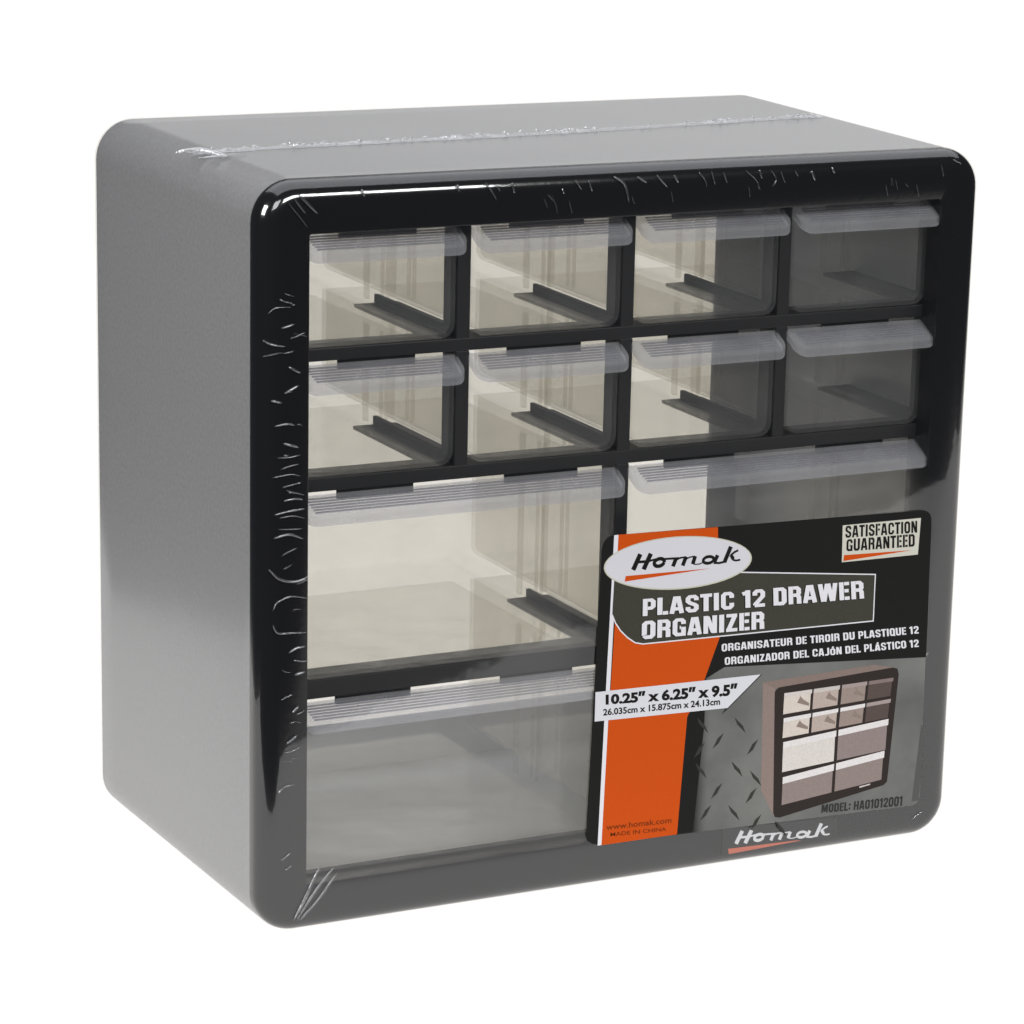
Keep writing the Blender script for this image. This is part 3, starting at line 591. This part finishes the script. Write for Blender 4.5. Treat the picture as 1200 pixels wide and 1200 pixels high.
cr.color_ramp.elements[1].position = 0.75
cr.color_ramp.elements[1].color = (0.182, 0.187, 0.180, 1)
nt.links.new(ns.outputs['Fac'], cr.inputs[0])
mx = nt.nodes.new('ShaderNodeMix')
mx.data_type = 'RGBA'
mx.inputs[6].default_value = (0.012, 0.013, 0.012, 1)
nt.links.new(mr.outputs[0], mx.inputs[0])
nt.links.new(cr.outputs[0], mx.inputs[7])
nt.links.new(mx.outputs[2], p.inputs['Base Color'])
nt.links.new(p.outputs[0], out.inputs[0])
I_plate = mt
I_tread = ink('tread', (0.035, 0.037, 0.033))
I_gap = ink('painted_gap', (0.085, 0.086, 0.086))

label = flat('product_label', round_corners(ART['outline'], (5, 4.5, 4, 5)), I_plate, root, 0.0, 0.12)
label['label'] = 'orange, black and grey printed label on the lower right of the wrapped front'
bq = list(ART['black'])
flat('black_field', round_corners(bq, (5, 4.5, 0, 0, 0, 0, 0, 5)), I_black, label, 0.012)
flat('orange_band', ART['orange'], I_orange, label, 0.024)
flat('white_line', ART['whiteline'], K['w'], label, 0.028)
flats('tread_marks', ART['treads'], I_tread, label, 0.014)
flat('painted_gap_strip', ART['painted_gap'], I_gap, label, 0.014)  # dark shade of the gap between label and film, painted as a strip
flats('title_panel', [ART['titlebox']], I_box, label, 0.040)
bl = []
bl += stroke_polys(ART['boxline'], 0.42)
flats('title_outline', bl, K['w'], label, 0.048)
flat('banner', ART['banner'], I_ban, label, 0.050)
flats('banner_line', stroke_polys([ART['banner'][1], ART['banner'][2]], 0.35), K['k'], label, 0.056)
flat('logo_rim', ART['oval_rim'], I_rim, label, 0.055)
flat('logo_oval', ART['oval'], I_oval, label, 0.062)
flat('logo_swoosh', ART['swoosh'], I_orange, label, 0.072)
sc_ = []
for pts, w in ART['script']: sc_ += stroke_polys(pts, w)
flats('logo_lettering', sc_, K['k'], label, 0.074, step=0.003)
flat('guarantee_box', ART['sat'], I_sat, label, 0.040)
flat('guarantee_swoosh', ART['satsw'], I_orange, label, 0.048)

MC = {'side': srgb(140, 116, 108), 'top': srgb(132, 108, 100), 'frame': srgb(48, 38, 36), 'c0': srgb(206, 198, 192), 'c1': srgb(206, 192, 178), 'c2': srgb(180, 158, 146), 'c3': srgb(150, 128, 118),
      'c4': srgb(88, 70, 66), 'c5': srgb(140, 120, 118), 'c6': srgb(140, 120, 115), 'l0': srgb(212, 208, 210), 'l1': srgb(200, 190, 185), 'l2': srgb(190, 180, 176), 'l3': srgb(160, 140, 136), 'l4': srgb(130, 108, 104), 'sh': srgb(140, 118, 106)}
MI = {k: ink('picture_' + k, tuple(min(1, (c * 0.62 + sum(v) / 3 * 0.38) * 1.02) for c in v), 0.5, 0.3, 0.18) for k, v in MC.items()}
pic = None
byc = {}
for i, (c, pts) in enumerate(ART['mini']): byc.setdefault(c, []).append((i, pts))
for c, lst in byc.items():
    bm = bmesh.new()
    for i, pts in lst:
        yy = YL - 0.040 - 0.004 * (0 if c in ('side', 'top') else 1 if c == 'frame' else 2 if c[0] == 'c' else 3 if c == 'sh' else 4)
        f = bm.faces.new([bm.verts.new((x, yy, z)) for x, z in pts])
        bm.normal_update()
        if f.normal.y > 0: f.normal_flip()
    pp = obj('picture_print', bm, MI[c], label, flip=False)
    pp['kind'] = 'stuff'

def text_mesh(s, bold):
    cu = bpy.data.curves.new('t', 'FONT')
    cu.body = s
    cu.size = 1
    cu.offset = bold
    cu.resolution_u = 3
    o = bpy.data.objects.new('t', cu)
    C.objects.link(o)
    bpy.context.view_layer.update()
    dg = bpy.context.evaluated_depsgraph_get()
    me = bpy.data.meshes.new_from_object(o.evaluated_get(dg))
    vs_ = [tuple(v.co) for v in me.vertices]
    fs = [tuple(p.vertices) for p in me.polygons]
    bpy.data.objects.remove(o)
    bpy.data.meshes.remove(me)
    return vs_, fs

def put_text(name, s, bl_, tl, br, tr_, material, parent, dy, bold, track=0.0, y=None):
    """lettering laid into the quad baseline-left, cap-left, baseline-right, cap-right"""
    vs_, fs = text_mesh(s, bold)
    _, _ = 0, 0
    hv, _f = text_mesh('H', bold)
    zlo, zhi = min(v[1] for v in hv), max(v[1] for v in hv)
    x0, x1 = min(v[0] for v in vs_), max(v[0] for v in vs_)
    yy = (YL if y is None else y) - dy
    bm = bmesh.new()
    BL, TL, BR, TR = (Vector(q) for q in (bl_, tl, br, tr_))
    verts = []
    for x, z, _ in vs_:
        u = (x - x0) / (x1 - x0); v = (z - zlo) / (zhi - zlo)
        q = (BL * (1 - u) + BR * u) * (1 - v) + (TL * (1 - u) + TR * u) * v
        verts.append(bm.verts.new((q.x, yy, q.y)))
    for f in fs:
        try: bm.faces.new([verts[i] for i in f])
        except ValueError: pass
    bm.normal_update()
    for f in bm.faces:
        if f.normal.y > 0: f.normal_flip()
    return obj(name, bm, material, parent, flip=False)

for i, (s, a, b, c_, d_, k) in enumerate(TEXTS):
    if i < 6 or i == 10:
        if i < 2:
            sh = 0.40   # dropped shadow printed under the white title
            put_block('title_shadow', s, *[(p_[0] - sh, p_[1] - sh * 0.5) for p_ in (a, b, c_, d_)], K['k'], label, 0.056)
        put_block('lettering', s, a, b, c_, d_, K[k], label, 0.068, 0.205 if i < 2 else 0.185)
    else:
        put_text('lettering', s, a, b, c_, d_, K[k], label, 0.066, {6: 0.05, 7: 0.03}.get(i, 0.01))

# ---- small badge on the bottom rim
patch = flat('rim_badge', [(x, max(z, 4.4)) for x, z in ART['bpatch']], principled('badge_grey', (0.016, 0.016, 0.017), 0.35, 0.4, (800, 0.1, 0.0003, 3)), root, 0.0, 0.06, y=-8.55)
flat('badge_swoosh', ART['bswoosh'], ink('salmon', (0.50, 0.14, 0.09)), patch, 0.02, y=-8.55)
sc_ = []
for pts, w in ART['bscript']: sc_ += stroke_polys(pts, w)
flats('badge_lettering', sc_, ink('silver', (0.62, 0.63, 0.66)), patch, 0.03, y=-8.55, step=0.003)

# ------------------------------------------------------------------ shrink wrap
g = 0.3
bm = bmesh.new()
lp = [loop_at(40, D + 1.2, grow=g), loop_at(16, D + 1.1, grow=g), loop_at(2.2, D + 0.9, grow=g), loop_at(0.6, D + 0.3, grow=g), loop_at(0, D - 1.5, grow=g)]
for y in (120, 100, 80, 60, 40, 20, 5, 0): lp.append(loop_at(0, y, grow=g))
lp.append(loop_at(0, -1.9, grow=g + 0.1))
for a in range(9, 91, 9):
    t = math.radians(a)
    lp.append(loop_at(6.6 * (1 - math.cos(t)), -2.3 - 6.6 * math.sin(t), grow=g))
lp += [loop_at(i_, -8.9, grow=g) for i_ in (9, 11, 16, 40, 80)]
loft(bm, lp, cap0=True, cap1=True)
film = obj('shrink_wrap', bm, M_film, root, smooth=True)
film.data.materials.append(M_film_side)
for p_ in film.data.polygons:
    if p_.center.y > -0.001: p_.material_index = 1
film['label'] = 'clear glossy shrink wrap with a crinkled weld across the top'

# creases: fine raised folds of the film
def tube(bm, pts, r, taper=True, nseg=6):
    P = [Vector(p) for p in pts]
    if len(P) == 2: P = [P[0], (P[0] + P[1]) / 2, P[1]]
    # smooth the line
    Q = []
    for i in range(len(P) - 1):
        a = P[i - 1] if i else P[i]; b = P[i]; c = P[i + 1]; d = P[i + 2] if i + 2 < len(P) else c
        for k in range(4):
            t = k / 4
            Q.append(0.5 * ((2 * b) + (c - a) * t + (2 * a - 5 * b + 4 * c - d) * t * t + (3 * b - a - 3 * c + d) * t ** 3))
    Q.append(P[-1])
    n = len(Q)
    rings = []
    for i, q in enumerate(Q):
        tdir = (Q[min(i + 1, n - 1)] - Q[max(i - 1, 0)]).normalized()
        s = tdir.cross(Vector((0.3, -0.8, 0.5))).normalized()
        u = s.cross(tdir).normalized()
        t = i / (n - 1)
        rr = r * (0.25 + 0.75 * math.sin(math.pi * t) ** 0.6 if taper else 1)
        rings.append([bm.verts.new(q + (s * math.cos(2 * math.pi * k / nseg) + u * math.sin(2 * math.pi * k / nseg)) * rr) for k in range(nseg)])
    for a, b in zip(rings, rings[1:]):
        for k in range(nseg):
            bm.faces.new((a[k], a[(k + 1) % nseg], b[(k + 1) % nseg], b[k]))
random.seed(4)
bm = bmesh.new()
for i in range(20):
    z0_ = random.uniform(52, 208); x0_ = random.uniform(6.5, 12)
    l_ = random.uniform(1.5, 5.0); a_ = random.uniform(-0.5, 0.5)
    tube(bm, [(x0_, -8.95, z0_), (x0_ + l_ / 2, -8.98, z0_ + l_ * a_ * .5 + random.uniform(-.5, .5)), (x0_ + l_, -8.95, z0_ + l_ * a_)], random.uniform(0.10, 0.2))
for i in range(16):
    x0_ = random.uniform(90, 240); z0_ = random.uniform(230.5, 234)
    l_ = random.uniform(1.2, 4.0)
    tube(bm, [(x0_, -8.95, z0_), (x0_ + random.uniform(.2, 1.2), -8.98, z0_ - l_)], random.uniform(0.10, 0.2))
for l in ART['creases']:
    tube(bm, l, 0.55 if l[0][2] < 12 and l[0][0] < 30 else random.choice((0.18, 0.26, 0.34, 0.44)))
cr_ = obj('crease', bm, M_crease, film, smooth=True)
cr_['kind'] = 'stuff'

# the weld across the top: a crumpled ribbon of doubled film
seam = [(0.1, 52.6), (6.3, 54.5), (34.7, 57.7), (118.8, 61.6), (152.3, 64.5), (190.9, 68.6), (233, 74), (250, 74), (258, 73)]
def sy(x):
    for (a, ya), (b, yb) in zip(seam, seam[1:]):
        if a <= x <= b: return ya + (yb - ya) * (x - a) / (b - a)
    return seam[-1][1]
bm = bmesh.new()
x = 2.0
prev = None
zt = H + g
while x < 246:
    amp = 0.45 + 0.8 * (0.5 + 0.5 * math.sin(x * 0.13 + 1)) * (0.6 + 0.4 * math.sin(x * 0.41))
    if 150 < x < 196: amp *= 0.45
    y = sy(x)
    zz = zt - (0.0 if x < 248 else (x - 248) ** 2 * 0.045)
    row = [bm.verts.new((x + random.uniform(-.5, .5), y + o_ + random.uniform(-.45, .45), zz + 0.06 + hgt * amp * random.uniform(0.2, 1.5)))
           for o_, hgt in ((-3.0, 0.0), (-1.8, 0.5), (-0.6, 0.8), (0.6, 0.9), (1.7, 0.6), (2.9, 0.0))]
    if prev:
        for k in range(5): bm.faces.new((prev[k], prev[k + 1], row[k + 1], row[k]))
    prev = row
    x += random.uniform(0.7, 1.5)
for i in range(90):
    x = random.uniform(4, 244)
    if 160 < x < 190 and random.random() < 0.6: continue
    y = sy(x) + random.uniform(-1.6, 1.6)
    dx, dy = random.uniform(-2.2, 2.2), random.uniform(-1.8, 1.8)
    tube(bm, [(x, y, zt + 0.5), (x + dx * .5, y + dy * .5, zt + random.uniform(.7, 1.3)), (x + dx, y + dy, zt + 0.4)], random.uniform(0.18, 0.40))
obj('weld_seam', bm, M_seam, film)
# twisted tail of the weld at the left end
bm = bmesh.new()
tube(bm, [(1.5, 55.5, zt + .2), (4.0, 50, zt + 1.6), (7.5, 45, zt + 0.9), (10.0, 43, zt + 0.4)], 1.0)
tube(bm, [(0.5, 43, zt + .2), (6, 42, zt + .7), (13, 44, zt + .7), (18, 46.5, zt + .2)], 0.35)
tube(bm, [(-0.5, 60, zt - .6), (2.5, 57.5, zt + .6), (8, 56, zt + 1.0)], 0.6)
obj('weld_tail', bm, M_seam, film, smooth=True)
